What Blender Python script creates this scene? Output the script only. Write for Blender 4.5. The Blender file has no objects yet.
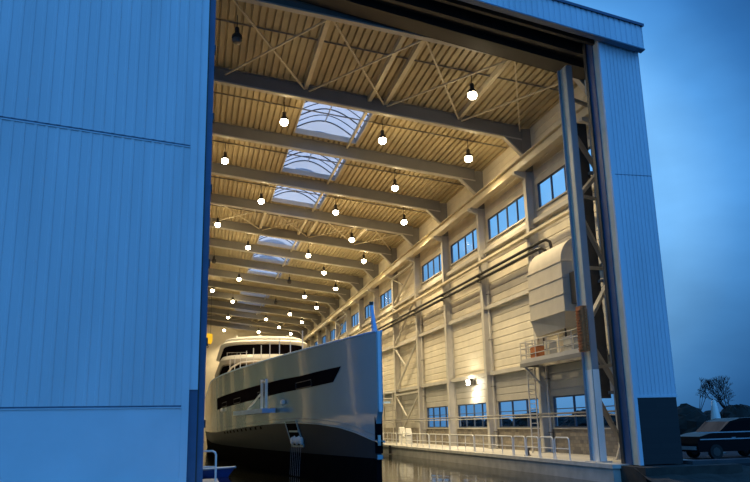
import bpy, bmesh, math, random
from mathutils import Vector, Matrix
random.seed(7)
S = bpy.context.scene
COL = S.collection
PI = math.pi

# ------------------------------------------------------------------ materials
def mat(name, col, rough=.6, metal=0., var=.12, scale=1.5, bump=0., spec=.5, coat=0., stretch=None):
    m = bpy.data.materials.new(name); m.use_nodes = True
    nt = m.node_tree; N = nt.nodes; L = nt.links
    b = N['Principled BSDF']
    b.inputs['Roughness'].default_value = rough
    b.inputs['Metallic'].default_value = metal
    b.inputs['Specular IOR Level'].default_value = spec
    b.inputs['Coat Weight'].default_value = coat
    tc = N.new('ShaderNodeTexCoord'); mp = N.new('ShaderNodeMapping')
    L.new(tc.outputs['Object'], mp.inputs[0])
    if stretch: mp.inputs['Scale'].default_value = stretch
    no = N.new('ShaderNodeTexNoise'); no.inputs['Scale'].default_value = scale
    no.inputs['Detail'].default_value = 5
    L.new(mp.outputs[0], no.inputs['Vector'])
    rp = N.new('ShaderNodeValToRGB')
    rp.color_ramp.elements[0].position = .3; rp.color_ramp.elements[1].position = .72
    rp.color_ramp.elements[0].color = tuple(c*(1-var) for c in col)+(1,)
    rp.color_ramp.elements[1].color = tuple(min(1, c*(1+var)) for c in col)+(1,)
    L.new(no.outputs['Fac'], rp.inputs[0]); L.new(rp.outputs[0], b.inputs['Base Color'])
    if bump:
        bp = N.new('ShaderNodeBump'); bp.inputs['Strength'].default_value = bump
        bp.inputs['Distance'].default_value = .02
        L.new(no.outputs['Fac'], bp.inputs['Height']); L.new(bp.outputs[0], b.inputs['Normal'])
    return m

def emit(name, col, strength):
    m = bpy.data.materials.new(name); m.use_nodes = True
    N = m.node_tree.nodes; N.clear()
    e = N.new('ShaderNodeEmission'); e.inputs[0].default_value = col+(1,); e.inputs[1].default_value = strength
    o = N.new('ShaderNodeOutputMaterial'); m.node_tree.links.new(e.outputs[0], o.inputs[0])
    return m

def glass(name, tint, diffuse=0.):
    m = bpy.data.materials.new(name); m.use_nodes = True
    nt = m.node_tree; N = nt.nodes; L = nt.links; N.clear()
    t = N.new('ShaderNodeBsdfTransparent'); t.inputs[0].default_value = tint+(1,)
    g = N.new('ShaderNodeBsdfGlossy'); g.inputs['Roughness'].default_value = .12
    fr = N.new('ShaderNodeLayerWeight'); pw = N.new('ShaderNodeMath'); pw.operation = 'POWER'; pw.inputs[1].default_value = 5.
    L.new(fr.outputs['Facing'], pw.inputs[0])
    sc_ = N.new('ShaderNodeMath'); sc_.operation = 'MULTIPLY_ADD'; sc_.inputs[1].default_value = .04; sc_.inputs[2].default_value = .004
    L.new(pw.outputs[0], sc_.inputs[0])
    mx = N.new('ShaderNodeMixShader'); L.new(sc_.outputs[0], mx.inputs[0])
    last = t
    if diffuse:
        d = N.new('ShaderNodeBsdfTranslucent'); d.inputs[0].default_value = (.9,.92,.95,1)
        d2 = N.new('ShaderNodeBsdfDiffuse'); d2.inputs[0].default_value = (.9,.92,.95,1)
        a = N.new('ShaderNodeMixShader'); a.inputs[0].default_value = .3
        L.new(d.outputs[0], a.inputs[1]); L.new(d2.outputs[0], a.inputs[2])
        c = N.new('ShaderNodeMixShader'); c.inputs[0].default_value = diffuse
        L.new(t.outputs[0], c.inputs[1]); L.new(a.outputs[0], c.inputs[2]); last = c
    L.new(last.outputs[0], mx.inputs[1]); L.new(g.outputs[0], mx.inputs[2])
    o = N.new('ShaderNodeOutputMaterial'); L.new(mx.outputs[0], o.inputs[0])
    return m

M = dict(
  facade = mat('painted facade sheet', (.56,.60,.64), .45, .0, .10, .6, stretch=(1,1,.18)),
  facade_smooth = mat('smooth facade sheet', (.58,.63,.68), .5, 0, .06, .5),
  facade_pillar = mat('pillar facade sheet', (.50,.58,.66), .4, 0, .08, .8, stretch=(1,1,.2)),
  navy = mat('navy trim', (.05,.09,.17), .5),
  cream_trim = mat('cream trim', (.60,.55,.42), .5),
  slate = mat('dark plinth cladding', (.010,.010,.012), .6, 0, .3, 3),
  seam = mat('seam strip', (.10,.15,.22), .5),
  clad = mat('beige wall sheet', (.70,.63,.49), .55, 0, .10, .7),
  brick = mat('grey block plinth', (.24,.21,.17), .8, 0, .3, 6, .3),
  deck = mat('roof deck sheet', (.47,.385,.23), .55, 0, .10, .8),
  steel = mat('grey painted steel', (.21,.20,.185), .5, 0, .08, 1),
  mast = mat('blue grey mast paint', (.24,.25,.27), .5, 0, .08, 1),
  column = mat('light painted steel', (.50,.47,.41), .5, 0, .10, 1),
  beige = mat('beige painted steel', (.62,.54,.38), .45, 0, .08, 1),
  rail = mat('galvanised rail', (.70,.70,.68), .4, .0, .06, 2),
  black = mat('black lining', (.006,.006,.006), .8),
  dark = mat('dark steel', (.035,.032,.030), .5, 0, .2, 2),
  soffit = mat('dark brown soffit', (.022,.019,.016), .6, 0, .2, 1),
  concrete = mat('quay concrete', (.42,.40,.36), .85, 0, .18, 1.2, .25),
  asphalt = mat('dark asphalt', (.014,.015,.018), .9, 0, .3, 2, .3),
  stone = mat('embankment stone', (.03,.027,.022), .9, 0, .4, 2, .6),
  hull = mat('slate hull paint', (.165,.315,.375), .13, .0, .05, .4, coat=.6),
  hull2 = mat('dark slate hull paint', (.020,.034,.042), .5, .0, .06, .4, spec=.06),
  boot = mat('black antifouling', (.004,.004,.005), .85, 0, .2, 1, spec=.02),
  black_glass = mat('black yacht glazing', (.010,.008,.010), .35, 0, .1, 1, spec=.0),
  white = mat('white gelcoat', (.80,.79,.74), .25, 0, .03, 1),
  teak = mat('teak deck', (.30,.20,.12), .7),
  window_frame = mat('blue grey window frame', (.05,.07,.10), .5),
  duct = mat('beige duct wrap', (.50,.45,.36), .6, 0, .08, 1.2),
  rust = mat('rust brown louvre', (.50,.17,.05), .7, 0, .25, 5),
  pipe = mat('dark pipe', (.018,.015,.013), .45, 0, .2, 2),
  bluepaint = mat('blue boat paint', (.03,.10,.42), .35),
  paleblue = mat('pale blue grp and skylight tint', (.36,.56,.85), .4),  # boat colour; its blue also paints in skylight on yacht fittings
  yellow = mat('crane yellow', (.85,.55,.02), .45),
  bark = mat('bark', (.02,.02,.022), .9),
  foliage = mat('dark foliage', (.010,.014,.012), .9, 0, .5, 1.5),
  car = mat('black car paint', (.005,.005,.006), .35, 0, .1, 1, spec=.06),
  tyre = mat('tyre', (.012,.012,.012), .9),
  chrome = mat('bright trim', (.30,.33,.36), .3, .4),
  red = mat('red paint', (.5,.03,.02), .5),
  glass = glass('window glass', (.93,.97,1.)),
  skyglass = glass('rooflight sheet', (.95,.97,1.), .35),
  bulb = emit('lit lamp', (1.,.86,.58), 45.),
  bulb_w = emit('lit floodlight', (1.,.93,.75), 30.),
  bulb_off = mat('unlit lamp glass', (.10,.09,.08), .2),
)
# block pattern for the plinth and horizontal joints for the dark pillar foot
def brickify(m, sx, c1, c2, bh=.2, bw=.4):
    nt = m.node_tree; N = nt.nodes; L = nt.links
    tc = N.new('ShaderNodeTexCoord'); sep = N.new('ShaderNodeSeparateXYZ'); L.new(tc.outputs['Object'], sep.inputs[0])
    cb = N.new('ShaderNodeCombineXYZ'); L.new(sep.outputs[sx], cb.inputs[0]); L.new(sep.outputs[2], cb.inputs[1])
    br = N.new('ShaderNodeTexBrick'); br.inputs['Scale'].default_value = 1
    br.inputs['Brick Width'].default_value = bw; br.inputs['Row Height'].default_value = bh
    br.inputs['Mortar Size'].default_value = .012
    br.inputs['Color1'].default_value = c1+(1,); br.inputs['Color2'].default_value = c2+(1,)
    br.inputs['Mortar'].default_value = tuple(c*.6 for c in c1)+(1,)
    L.new(cb.outputs[0], br.inputs['Vector']); L.new(br.outputs[0], N['Principled BSDF'].inputs['Base Color'])
brickify(M['brick'], 1, (.30,.26,.20), (.16,.14,.12))
brickify(M['slate'], 0, (.010,.010,.012), (.007,.007,.009), .22, 3.)

def water_mat():
    m = bpy.data.materials.new('dock water'); m.use_nodes = True
    nt = m.node_tree; N = nt.nodes; L = nt.links; b = N['Principled BSDF']
    b.inputs['Base Color'].default_value = (.010,.010,.006,1); b.inputs['Roughness'].default_value = .07
    b.inputs['IOR'].default_value = 1.33
    tc = N.new('ShaderNodeTexCoord'); mp = N.new('ShaderNodeMapping'); mp.inputs['Scale'].default_value = (1,.55,1)
    L.new(tc.outputs['Object'], mp.inputs[0])
    n1 = N.new('ShaderNodeTexNoise'); n1.inputs['Scale'].default_value = 1.1; n1.inputs['Detail'].default_value = 4
    L.new(mp.outputs[0], n1.inputs['Vector'])
    bp = N.new('ShaderNodeBump'); bp.inputs['Strength'].default_value = .35; bp.inputs['Distance'].default_value = .06
    L.new(n1.outputs['Fac'], bp.inputs['Height']); L.new(bp.outputs[0], b.inputs['Normal'])
    return m
M['water'] = water_mat()

# ------------------------------------------------------------------ mesh helpers
class MB:
    def __init__(s): s.v = []; s.f = []
    def add(s, vs, fs):
        o = len(s.v); s.v += [tuple(v) for v in vs]; s.f += [tuple(i+o for i in f) for f in fs]; return s
    def box(s, x0,y0,z0,x1,y1,z1):
        return s.add([(x0,y0,z0),(x1,y0,z0),(x1,y1,z0),(x0,y1,z0),(x0,y0,z1),(x1,y0,z1),(x1,y1,z1),(x0,y1,z1)],
              [(3,2,1,0),(4,5,6,7),(0,1,5,4),(1,2,6,5),(2,3,7,6),(3,0,4,7)])
    def bar(s, a, b, w, h, up=(0,0,1)):
        a = Vector(a); b = Vector(b); d = (b-a).normalized(); up = Vector(up)
        if abs(d.dot(up)) > .99: up = Vector((1,0,0))
        r = d.cross(up).normalized()*w/2; u = r.cross(d).normalized()*h/2
        c = [a-r-u,a+r-u,a+r+u,a-r+u, b-r-u,b+r-u,b+r+u,b-r+u]
        return s.add(c, [(3,2,1,0),(4,5,6,7),(0,1,5,4),(1,2,6,5),(2,3,7,6),(3,0,4,7)])
    def tube(s, pts, r, n=8, r2=None, cap=True):
        pts = [Vector(p) for p in pts]; rings = []; k = len(pts)
        ref = None
        for i, p in enumerate(pts):
            d = (pts[min(i+1,k-1)]-pts[max(i-1,0)]).normalized()
            if ref is None:
                ref = Vector((0,0,1)) if abs(d.z) < .9 else Vector((1,0,0))
            x = (ref - d*ref.dot(d)).normalized(); y = d.cross(x); ref = x
            rr = r if r2 is None else r+(r2-r)*i/(k-1)
            rings.append([p+x*rr*math.cos(2*PI*j/n)+y*rr*math.sin(2*PI*j/n) for j in range(n)])
        vs = [v for g in rings for v in g]; fs = []
        for i in range(k-1):
            for j in range(n):
                fs.append((i*n+j, i*n+(j+1)%n, (i+1)*n+(j+1)%n, (i+1)*n+j))
        if cap: fs += [tuple(range(n))[::-1], tuple((k-1)*n+j for j in range(n))]
        return s.add(vs, fs)
    def lathe(s, prof, c=(0,0,0), n=16):
        cx,cy,cz = c; vs = []; fs = []
        for r,z in prof:
            vs += [(cx+r*math.cos(2*PI*j/n), cy+r*math.sin(2*PI*j/n), cz+z) for j in range(n)]
        for i in range(len(prof)-1):
            for j in range(n): fs.append((i*n+j, i*n+(j+1)%n, (i+1)*n+(j+1)%n, (i+1)*n+j))
        fs += [tuple(range(n))[::-1], tuple((len(prof)-1)*n+j for j in range(n))]
        return s.add(vs, fs)
    def prism(s, poly, fn, a, b):           # poly of 2-D points, fn(p, q, t) -> xyz
        n = len(poly)
        vs = [fn(p,q,a) for p,q in poly]+[fn(p,q,b) for p,q in poly]
        fs = [(i,(i+1)%n,n+(i+1)%n,n+i) for i in range(n)]+[tuple(range(n))[::-1], tuple(range(n,2*n))]
        return s.add(vs, fs)
    def ibeam(s, a, b, w, h, tf, tw, up=(0,0,1)):
        a = Vector(a); b = Vector(b); d = (b-a).normalized(); up = Vector(up)
        r = d.cross(up).normalized(); u = r.cross(d).normalized()
        for o, ww, hh in ((u*(h-tf)/2, w, tf), (-u*(h-tf)/2, w, tf), (u*0, tw, h-2*tf)):
            s.bar(a+o, b+o, ww, hh, u)
        return s
    def build(s, name, m, parent=None, smooth=False, loc=None):
        me = bpy.data.meshes.new(name)
        off = Vector((0,0,0))
        if loc is not None: off = Vector(loc)
        elif parent is not None: off = root_loc(parent)
        me.from_pydata([tuple(Vector(v)-off) for v in s.v], [], s.f)
        bm = bmesh.new(); bm.from_mesh(me); bmesh.ops.recalc_face_normals(bm, faces=bm.faces); bm.to_mesh(me); bm.free()
        if smooth:
            for p in me.polygons: p.use_smooth = True
            me.set_sharp_from_angle(angle=math.radians(40))
        o = bpy.data.objects.new(name, me); COL.objects.link(o); me.materials.append(m)
        if parent is not None: o.parent = parent
        elif loc is not None: o.location = loc
        return o

def root_loc(o):
    v = Vector(o.location)
    while o.parent: o = o.parent; v += Vector(o.location)
    return v
def tag(o, label, cat, group=None, kind=None):
    o['label'] = label; o['category'] = cat
    if group: o['group'] = group
    if kind: o['kind'] = kind
    return o
def thing(name, label, cat, loc=(0,0,0), group=None):
    o = bpy.data.objects.new(name, None); o.empty_display_size = .3; COL.objects.link(o); o.location = loc
    return tag(o, label, cat, group)
def struct(o): o['kind'] = 'structure'; return o
def sroot(name, loc=(0,0,0)):
    o = bpy.data.objects.new(name, None); COL.objects.link(o); o.location = loc; return struct(o)
def dup(o, loc=None, label=None, parent=None):
    c = o.copy(); COL.objects.link(c)
    if parent: c.parent = parent
    if loc is not None: c.location = loc
    if label: c['label'] = label
    for ch in list(o.children): dup(ch, None, None, c)
    return c
ORD = ['first','second','third','fourth','fifth','sixth','seventh','eighth','ninth','tenth','eleventh','twelfth','thirteenth','fourteenth','fifteenth','sixteenth','seventeenth','eighteenth','nineteenth','twentieth']

# ------------------------------------------------------------------ grid of the hall
PITCH = 9.25
COLY = [36.6]+[46.2+PITCH*i for i in range(14)]         # portal frames
YEND = 172.0
XW = 22.0                                               # inner face of the long wall
def beam_z(x): return 20.85+.13*(20.6-x)                # underside of the rafters
def deck_z(x): return beam_z(x)+1.02                     # underside of the roof deck
def fasc_z(x): return 19.6+.2*(21.1-x)

# ------------------------------------------------------------------ water and ground
struct(MB().box(-60,-30,-3.0,120,175,-.8).build('dock_water', M['water']))
quay = MB().box(18.0,31.9,-2.9,23.0,175,0)
struct(quay.build('floor', M['concrete']))
struct(MB().box(17.93,31.8,-.16,18.35,175,.02).build('kerb_strip', mat('worn kerb concrete',(.5,.48,.43),.8,0,.15,2)))
struct(MB().box(-16,26.5,-2.9,.95,33.2,-.02).build('left_apron', M['concrete']))
struct(MB().box(-16,33.2,-2.9,.15,175,-.02).build('left_quay', M['concrete']))
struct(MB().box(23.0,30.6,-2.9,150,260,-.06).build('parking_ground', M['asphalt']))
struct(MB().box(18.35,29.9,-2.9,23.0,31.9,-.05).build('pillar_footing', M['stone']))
emb = MB()                                              # sloping stone bank in front of the pillar
nx, ny = 60, 6
for j in range(ny+1):
    for i in range(nx+1):
        x = 18.3+i*.8; t = j/ny
        emb.v.append((x+random.uniform(-.1,.1), 30.7-3.2*t+random.uniform(-.1,.1), -.08-1.0*t+random.uniform(-.12,.06)))
for j in range(ny):
    for i in range(nx):
        a = j*(nx+1)+i; emb.f.append((a,a+1,a+nx+2,a+nx+1))
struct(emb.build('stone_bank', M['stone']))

# ------------------------------------------------------------------ long wall with its window bands
wall = MB()
def ribbed(mb, ya, yb, za, zb):
    n = max(1, round((zb-za)/.55)); h = (zb-za)/n; P = []
    for i in range(n):
        z = za+i*h
        P += [(XW,z),(XW,z+h*.80),(XW+.03,z+h*.85),(XW+.03,z+h*.96)]
    P += [(XW,zb),(XW+.25,zb),(XW+.25,za)]
    mb.prism(P, lambda p,q,t: (p,t,q), ya, yb)
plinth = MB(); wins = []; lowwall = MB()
for i in range(len(COLY)):
    y0 = COLY[i]; y1 = COLY[i+1] if i+1 < len(COLY) else YEND
    low = i in (0,1,2,3,6,7,9,10); high = i != 4 and i < 13
    plinth.box(XW-.02,y0,0,XW+.25,y1,1.5)
    if low:
        a,b = y0+1.0, y1-.55
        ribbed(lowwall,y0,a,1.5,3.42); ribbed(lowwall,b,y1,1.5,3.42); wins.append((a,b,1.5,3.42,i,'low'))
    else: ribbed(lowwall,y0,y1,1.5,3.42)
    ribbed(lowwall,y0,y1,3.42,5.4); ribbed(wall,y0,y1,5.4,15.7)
    if high:
        a,b = y0+1.1, y1-.6
        ribbed(wall,y0,a,15.7,17.5); ribbed(wall,b,y1,15.7,17.5); wins.append((a,b,15.7,17.5,i,'high'))
    else: ribbed(wall,y0,y1,15.7,17.5)
    ribbed(wall,y0,y1,17.5,21.66)
ribbed(wall,33.95,36.6,0,21.66)
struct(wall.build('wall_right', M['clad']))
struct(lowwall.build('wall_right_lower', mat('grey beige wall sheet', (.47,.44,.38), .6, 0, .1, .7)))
struct(plinth.build('baseboard_right', M['brick']))
for k,(a,b,z0,z1,i,kind) in enumerate(wins):
    r = sroot('window_%d' % (k+1), (XW,a,z0))
    f = MB(); x0,x1 = XW+.03, XW+.15
    n = 4 if kind == 'high' else (3 if i < 2 else 4)
    f.box(x0,a,z0,x1,b,z0+.09); f.box(x0,a,z1-.09,x1,b,z1)
    for q in range(n+1):
        y = a+(b-a-.09)*q/n; f.box(x0,y,z0+.09,x1,y+.09,z1-.09)
    if kind == 'low': f.box(x0+.02,a+.09,z0+1.12,x1-.02,b-.09,z0+1.17)
    f.build('frame', M['window_frame'], r)
    for q in range(n):
        y = a+(b-a-.09)*q/n; yy = a+(b-a-.09)*(q+1)/n
        MB().box(XW+.08,y+.09,z0+.09,XW+.10,yy,z1-.09).build('pane', M['glass'], r)
    MB().box(XW-.14,a-.1,z0-.08,XW+.05,b+.1,z0).build('sill', M['column'], r)
# end wall, left wall
struct(MB().box(-7.2,YEND,-2.9,22.3,YEND+.3,26).build('wall_back', M['clad']))
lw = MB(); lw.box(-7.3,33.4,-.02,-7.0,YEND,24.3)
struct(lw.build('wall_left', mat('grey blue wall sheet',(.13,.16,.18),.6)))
lw = MB()
for y in COLY: lw.box(-7.0,y-.35,-.02,-6.3,y+.35,22.5)
struct(lw.build('wall_left_streak_pilasters', M['clad']))  # unseen; added so the hull mirrors pale streaks


# ------------------------------------------------------------------ roof deck (ribs run along the hall) with rooflight holes
SKY = [1,2,3,5,6,7,9,10,11,13]; SX0, SX1 = 6.6, 11.5
deck = MB()
def deckstrip(xa, xb, ya, yb):
    n = max(1, round((xb-xa)/.42)); w = (xb-xa)/n; P = []
    for i in range(n):
        x = xa+i*w
        for fx, dz in ((0,0),(.66,0),(.72,.16),(.94,.16)):
            P.append((x+fx*w, deck_z(x+fx*w)+dz))
    P += [(xb,deck_z(xb)),(xb,deck_z(xb)+.25),(xa,deck_z(xa)+.25)]
    deck.prism(P, lambda p,q,t: (p,t,q), ya, yb)
deckstrip(-7.2,SX0,36.2,YEND+.2); deckstrip(SX1,22.3,36.2,YEND+.2)
for i in range(len(COLY)):
    y0 = COLY[i]; y1 = COLY[i+1] if i+1 < len(COLY) else YEND+.2
    if i == 0: y0 = 36.2
    if i in SKY:
        deckstrip(SX0,SX1,y0,y0+1.2); deckstrip(SX0,SX1,y1-.9,y1)
    else: deckstrip(SX0,SX1,y0,y1)
struct(deck.build('ceiling', M['deck']))

# rooflights: barrel vault on a curb
place = ['nearest the hall opening','second from the hall opening','third from the hall opening','fourth from the hall opening','fifth from the hall opening',
  'sixth from the hall opening','seventh from the hall opening','eighth from the hall opening','ninth from the hall opening','farthest from the hall opening']
def make_rooflight():
    y0, y1 = 1.2, PITCH-.9
    r = thing('rooflight', 'x', 'skylight', (0,0,0), 'arched rooflights along the roof')
    def arc(k, n=14, rise=1.0, ins=.08):
        u = k/n; x = SX0+ins+(SX1-SX0-2*ins)*u
        return x, deck_z(x)+.38+rise*math.sin(PI*u)
    g = MB(); P = [arc(k) for k in range(15)]; Q = [(x,z+.03) for x,z in P][::-1]
    g.prism(P+Q, lambda p,q,t: (p,t,q), y0+.06, y1-.06); g.build('glazing', M['skyglass'], r)
    for yy in (y0+.05, y1-.05):
        e = MB()
        A = [(SX0+.08,deck_z(SX0)+.36)]+P[1:-1]+[(SX1-.08,deck_z(SX1)+.36)]
        e.prism(A, lambda p,q,t: (p,t,q), yy-.02, yy+.02)
        e.build('end_panel', M['skyglass'], r)
    c = MB()
    for xa,xb in ((SX0,SX0+.1),(SX1-.1,SX1)):
        c.prism([(xa,deck_z(xa)-.05),(xb,deck_z(xb)-.05),(xb,deck_z(xb)+.4),(xa,deck_z(xa)+.4)], lambda p,q,t:(p,t,q), y0, y1)
    for yy in (y0,y1-.1):
        c.prism([(SX0+.1,deck_z(SX0+.1)-.05),(SX1-.1,deck_z(SX1-.1)-.05),(SX1-.1,deck_z(SX1-.1)+.37),(SX0+.1,deck_z(SX0+.1)+.37)], lambda p,q,t:(p,t,q), yy, yy+.1)
    c.build('curb', M['column'], r)
    for j in range(7):
        yy = y0+.1+(y1-y0-.2)*j/6
        t = MB(); t.tube([(x,yy,z-.04) for x,z in P], .035 if j%2 else .05, 6); t.build('arch_bar', M['dark'], r)
    t = MB(); x,z = arc(7); t.bar((x,y0+.1,z-.05),(x,y1-.1,z-.05),.06,.08); t.build('ridge_bar', M['column'], r)
    t = MB(); t.bar((10.9,y0-1.0,deck_z(10.9)-.10),(10.9,y1+.8,deck_z(10.9)-.10),.16,.22); t.build('cross_purlin', M['beige'], r)
    return r
proto = make_rooflight()
for n,i in enumerate(SKY):
    lab = 'arched glazed rooflight with dark curved bars, '+place[n]
    if n == 0: proto['label'] = lab; proto.location = (0,COLY[i],0)
    else: dup(proto, (0,COLY[i],0), lab)

# ------------------------------------------------------------------ portal frames
def make_rafter(shift=0., depth=1.02):
    r = thing('roof_beam', 'x', 'beam', (0,0,0), 'sloping roof beams across the hall')
    b = MB(); xa, xb = -7.0, 21.35
    za, zb = beam_z(xa)+shift, beam_z(xb)+shift
    def fn(p,q,t): return (p,t,q)
    def strip(d0,d1,hw):
        b.prism([(xa,za+d0),(xb,zb+d0),(xb,zb+d1),(xa,za+d1)], fn, -hw, hw)
    strip(.10,depth-.08,.10); strip(depth-.08,depth-.005,.20)
    b.build('web', M['steel'], r)
    b = MB(); strip(0,.10,.20); b.build('bottom_flange', M['column'], r)  # lamp light on the flange is put into its paler colour
    h = MB(); d = shift
    T = [(20.2,beam_z(20.2)+d),(21.35,19.75+d*.5),(21.35,beam_z(21.35)+d)]
    h.prism(T, fn, -.17, .17); h.build('haunch', M['steel'], r)
    h = MB(); h.bar((20.1,0,beam_z(20.1)+d+.02),(21.34,0,19.72+d*.5),.40,.09)
    h.build('haunch_flange', M['column'], r)  # paler colour paints in lamp light, as on the bottom flange
    return r
def make_column(z1=18.5):
    r = thing('steel_column', 'x', 'column', (0,0,0), 'steel columns along the right wall')
    c = MB()
    c.box(21.36,-.22,.05,21.42,.22,z1); c.box(21.94,-.22,.05,21.995,.22,z1); c.box(21.42,-.03,.05,21.94,.03,z1)
    c.build('shaft', M['column'], r)
    MB().box(21.18,-.36,.0,21.995,.36,.05).build('base_plate', M['column'], r)
    u = MB(); u.box(21.36,-.2,18.5,21.995,.2,21.6); u.build('upper_shaft', M['steel'], r)  # darker steel paints in the shade above the crane rail
    u = MB(); u.box(21.31,-.2,18.5,21.358,.2,19.8); u.build('inner_flange', M['column'], r)  # paler strip paints in lamp light on the inner face
    k = MB()
    k.prism([(20.62,18.28),(21.36,18.0),(21.36,18.48),(20.62,18.48)], lambda p,q,t:(p,t,q), -.16, .16)
    k.build('corbel', M['column'], r)
    for z in (1.0,5.4,10.4,14.5):
        g = MB(); g.box(21.42,-.2,z,21.94,-.03,z+.04); g.box(21.42,.03,z,21.94,.2,z+.04); g.build('stiffener', M['column'], r)
    return r
rf = None; cl = make_column()
for i,y in enumerate(COLY):
    lab = 'sloping grey steel roof beam, %s from the hall opening' % ORD[i]
    if i == 0:
        r0 = make_rafter(.47,.55); r0.location = (0,y,0); r0['label'] = lab
    elif rf is None:
        rf = make_rafter(); rf.location = (0,y,0); rf['label'] = lab
    else: dup(rf, (0,y,0), lab)
    lab = 'pale steel column against the right wall, %s from the opening' % ORD[i]
    if i == 0: cl.location = (0,y,0); cl['label'] = lab
    else: dup(cl, (0,y,0), lab)

# crane runway girder with its rail
r = thing('crane_runway', 'long pale crane runway girder carried on brackets along the right wall', 'girder', (20.95,33.6,18.48))
g = MB(); g.ibeam((20.98,33.6,18.86),(20.98,YEND-.05,18.86),.46,.76,.06,.04); g.build('girder', M['beige'], r)
MB().bar((20.98,33.6,19.29),(20.98,YEND-.05,19.29),.09,.10).build('rail', M['steel'], r)
g = MB(); g.bar((21.3,33.6,18.6),(21.3,YEND-.05,18.6),.10,.25); g.build('side_channel', M['beige'], r)
# girts
for z,lab in ((5.35,'lower'),(10.35,'middle'),(14.75,'upper')):
    g = MB()
    for i in range(len(COLY)):
        y0 = COLY[i]+.23; y1 = (COLY[i+1] if i+1 < len(COLY) else YEND)-.23
        g.box(21.62,y0,z,21.985,y1,z+.10); g.box(21.62,y0,z+.10,21.68,y1,z+.28)
    o = g.build('wall_girt', M['column'], None, loc=(21.8,36.8,z)); 
    tag(o, '%s horizontal steel girt running between the right wall columns' % lab, 'girt', 'horizontal girts on the right wall')

# wall bracing in the fourth and eighth bays
for n,i in enumerate((4,8)):
    y0,y1 = COLY[i], COLY[i+1]
    r = thing('wall_bracing', 'diagonal steel wall bracing between the %s columns' % ('fifth and sixth' if i == 4 else 'ninth and tenth'), 'bracing', (21.75,y0,.0), 'braced wall bays')
    for (za,zb) in ((.3,4.9),(5.6,10.1),(10.6,14.6),(15.1,17.9)):
        ym = (y0+y1)/2
        a = MB(); a.bar((21.55,y0+.25,zb),(21.55,y1-.25,za),.16,.16); a.build('diagonal', M['column'], r)
        a = MB(); a.bar((21.42,y1-.25,zb),(21.42,ym+.3,(za+zb)/2+.1),.14,.14); a.build('diagonal', M['column'], r)
        a = MB(); a.box(21.3,y0+.25,zb,21.6,y1-.25,zb+.16); a.build('strut', M['column'], r)

# roof bracing and struts
cells = [(1.2,6.3),(6.6,11.6),(11.8,16.8),(17.0,21.2)]
for i in (0,4,12):
    y0,y1 = COLY[i]+.25, COLY[i+1]-.25
    for n,(xa,xb) in enumerate(cells):
        o = MB(); za,zb = deck_z(xa)-.42, deck_z(xb)-.42
        o.bar((xa,y0,za),(xb,y1,zb),.10,.08); o.bar((xa,y1,za-.08),(xb,y0,zb-.08),.10,.08)
        bay = {0:'front',4:'fifth',12:'far'}[i]
        tag(o.build('roof_brace', M['beige'], None, loc=((xa+xb)/2,(y0+y1)/2,za-.4)), 'crossed roof bracing rods in the %s bay, %s from the left' % (bay, ORD[n]), 'bracing', 'crossed roof bracing')
    for n,x in enumerate((6.4,10.65,11.75,16.9)):
        o = MB(); z = deck_z(x)-.18
        o.bar((x,y0-.2,z),(x,y1+.2,z),.26,.34)
        tag(o.build('roof_strut', M['beige'], None, loc=(x,(y0+y1)/2,z-.2)), 'straight beige roof strut in the %s bay, %s from the left' % (bay, ORD[n]), 'strut', 'roof struts along the hall')
# conduits carrying the lamps
for i in range(len(COLY)-1):
    y = COLY[i]+(3.4 if i == 0 else 3.7); o = MB()
    o.tube([(-6.9,y,deck_z(-6.9)-.06),(SX0-.1,y,deck_z(SX0-.1)-.06),(SX1,y,deck_z(SX1)-.06),(21.9,y,deck_z(21.9)-.06)], .05, 6)
    tag(o.build('conduit', M['steel'], None, loc=(0,y,23)), 'thin lamp conduit across the roof, %s bay from the opening' % ORD[i], 'conduit', 'lamp conduits under the roof')

# ------------------------------------------------------------------ high bay lamps
LIT = [(15.6,40.1),(5.35,49.4),(12.3,49.4),(18.8,49.8),(1.7,59.4),(15.6,58.8),(5.36,68.8),(12.3,68.4),(18.8,67.9),(15.6,77.3),(1.7,79.8),
 (5.4,88),(12.4,87.4),(18.7,85.8),(15.55,95.5),(18.7,104.7),(5.45,108),(15.6,114.2),(2.0,120.3),(18.7,122.5),(5.5,128),(15.6,133.2),(12.3,143.2),
 (18.7,140.6),(5.5,147.6),(15.6,151.5),(18.8,159),(12.5,162.8),(5.5,167.5)]
UNLIT = [(1.62,39.2),(1.74,98.7),(12.2,104.9),(12.2,123.7)]
def lamp(name, bulb):
    r = thing(name, 'x', 'lamp', (0,0,0), 'round high bay lamps under the roof')
    p = MB(); p.tube([(0,0,.55),(0,0,1.36)],.025,6); p.build('drop_rod', M['dark'], r)
    p = MB(); p.lathe([(.11,.6),(.13,.55),(.13,.25),(.20,.2),(.22,.12)],n=14); p.build('ballast_housing', M['dark'], r, True)
    p = MB(); p.lathe([(.16,.25),(.27,.12),(.30,-.02),(.29,-.02),(.25,.1),(.15,.2)],n=18); p.build('reflector', M['dark'], r, True)
    p = MB(); p.lathe([(.06,.12),(.18,.06),(.26,-.06),(.28,-.18),(.22,-.32),(.1,-.38)],n=14); p.build('bulb', bulb, r, True)
    return r
pl = lamp('high_bay_lamp', M['bulb'])
ld = bpy.data.lights.new('lamp_glow','POINT'); ld.energy = 100; ld.color = (1.,.70,.26); ld.shadow_soft_size = .3
lf = bpy.data.lights.new('lamp_glow','POINT'); lf.energy = 12; lf.color = (1.,.70,.26); lf.shadow_soft_size = .3
ls = bpy.data.lights.new('lamp_beam','SPOT'); ls.energy = 5600; ls.color = (1.,.80,.47); ls.shadow_soft_size = .3; ls.spot_size = math.radians(128); ls.spot_blend = .9
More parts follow.
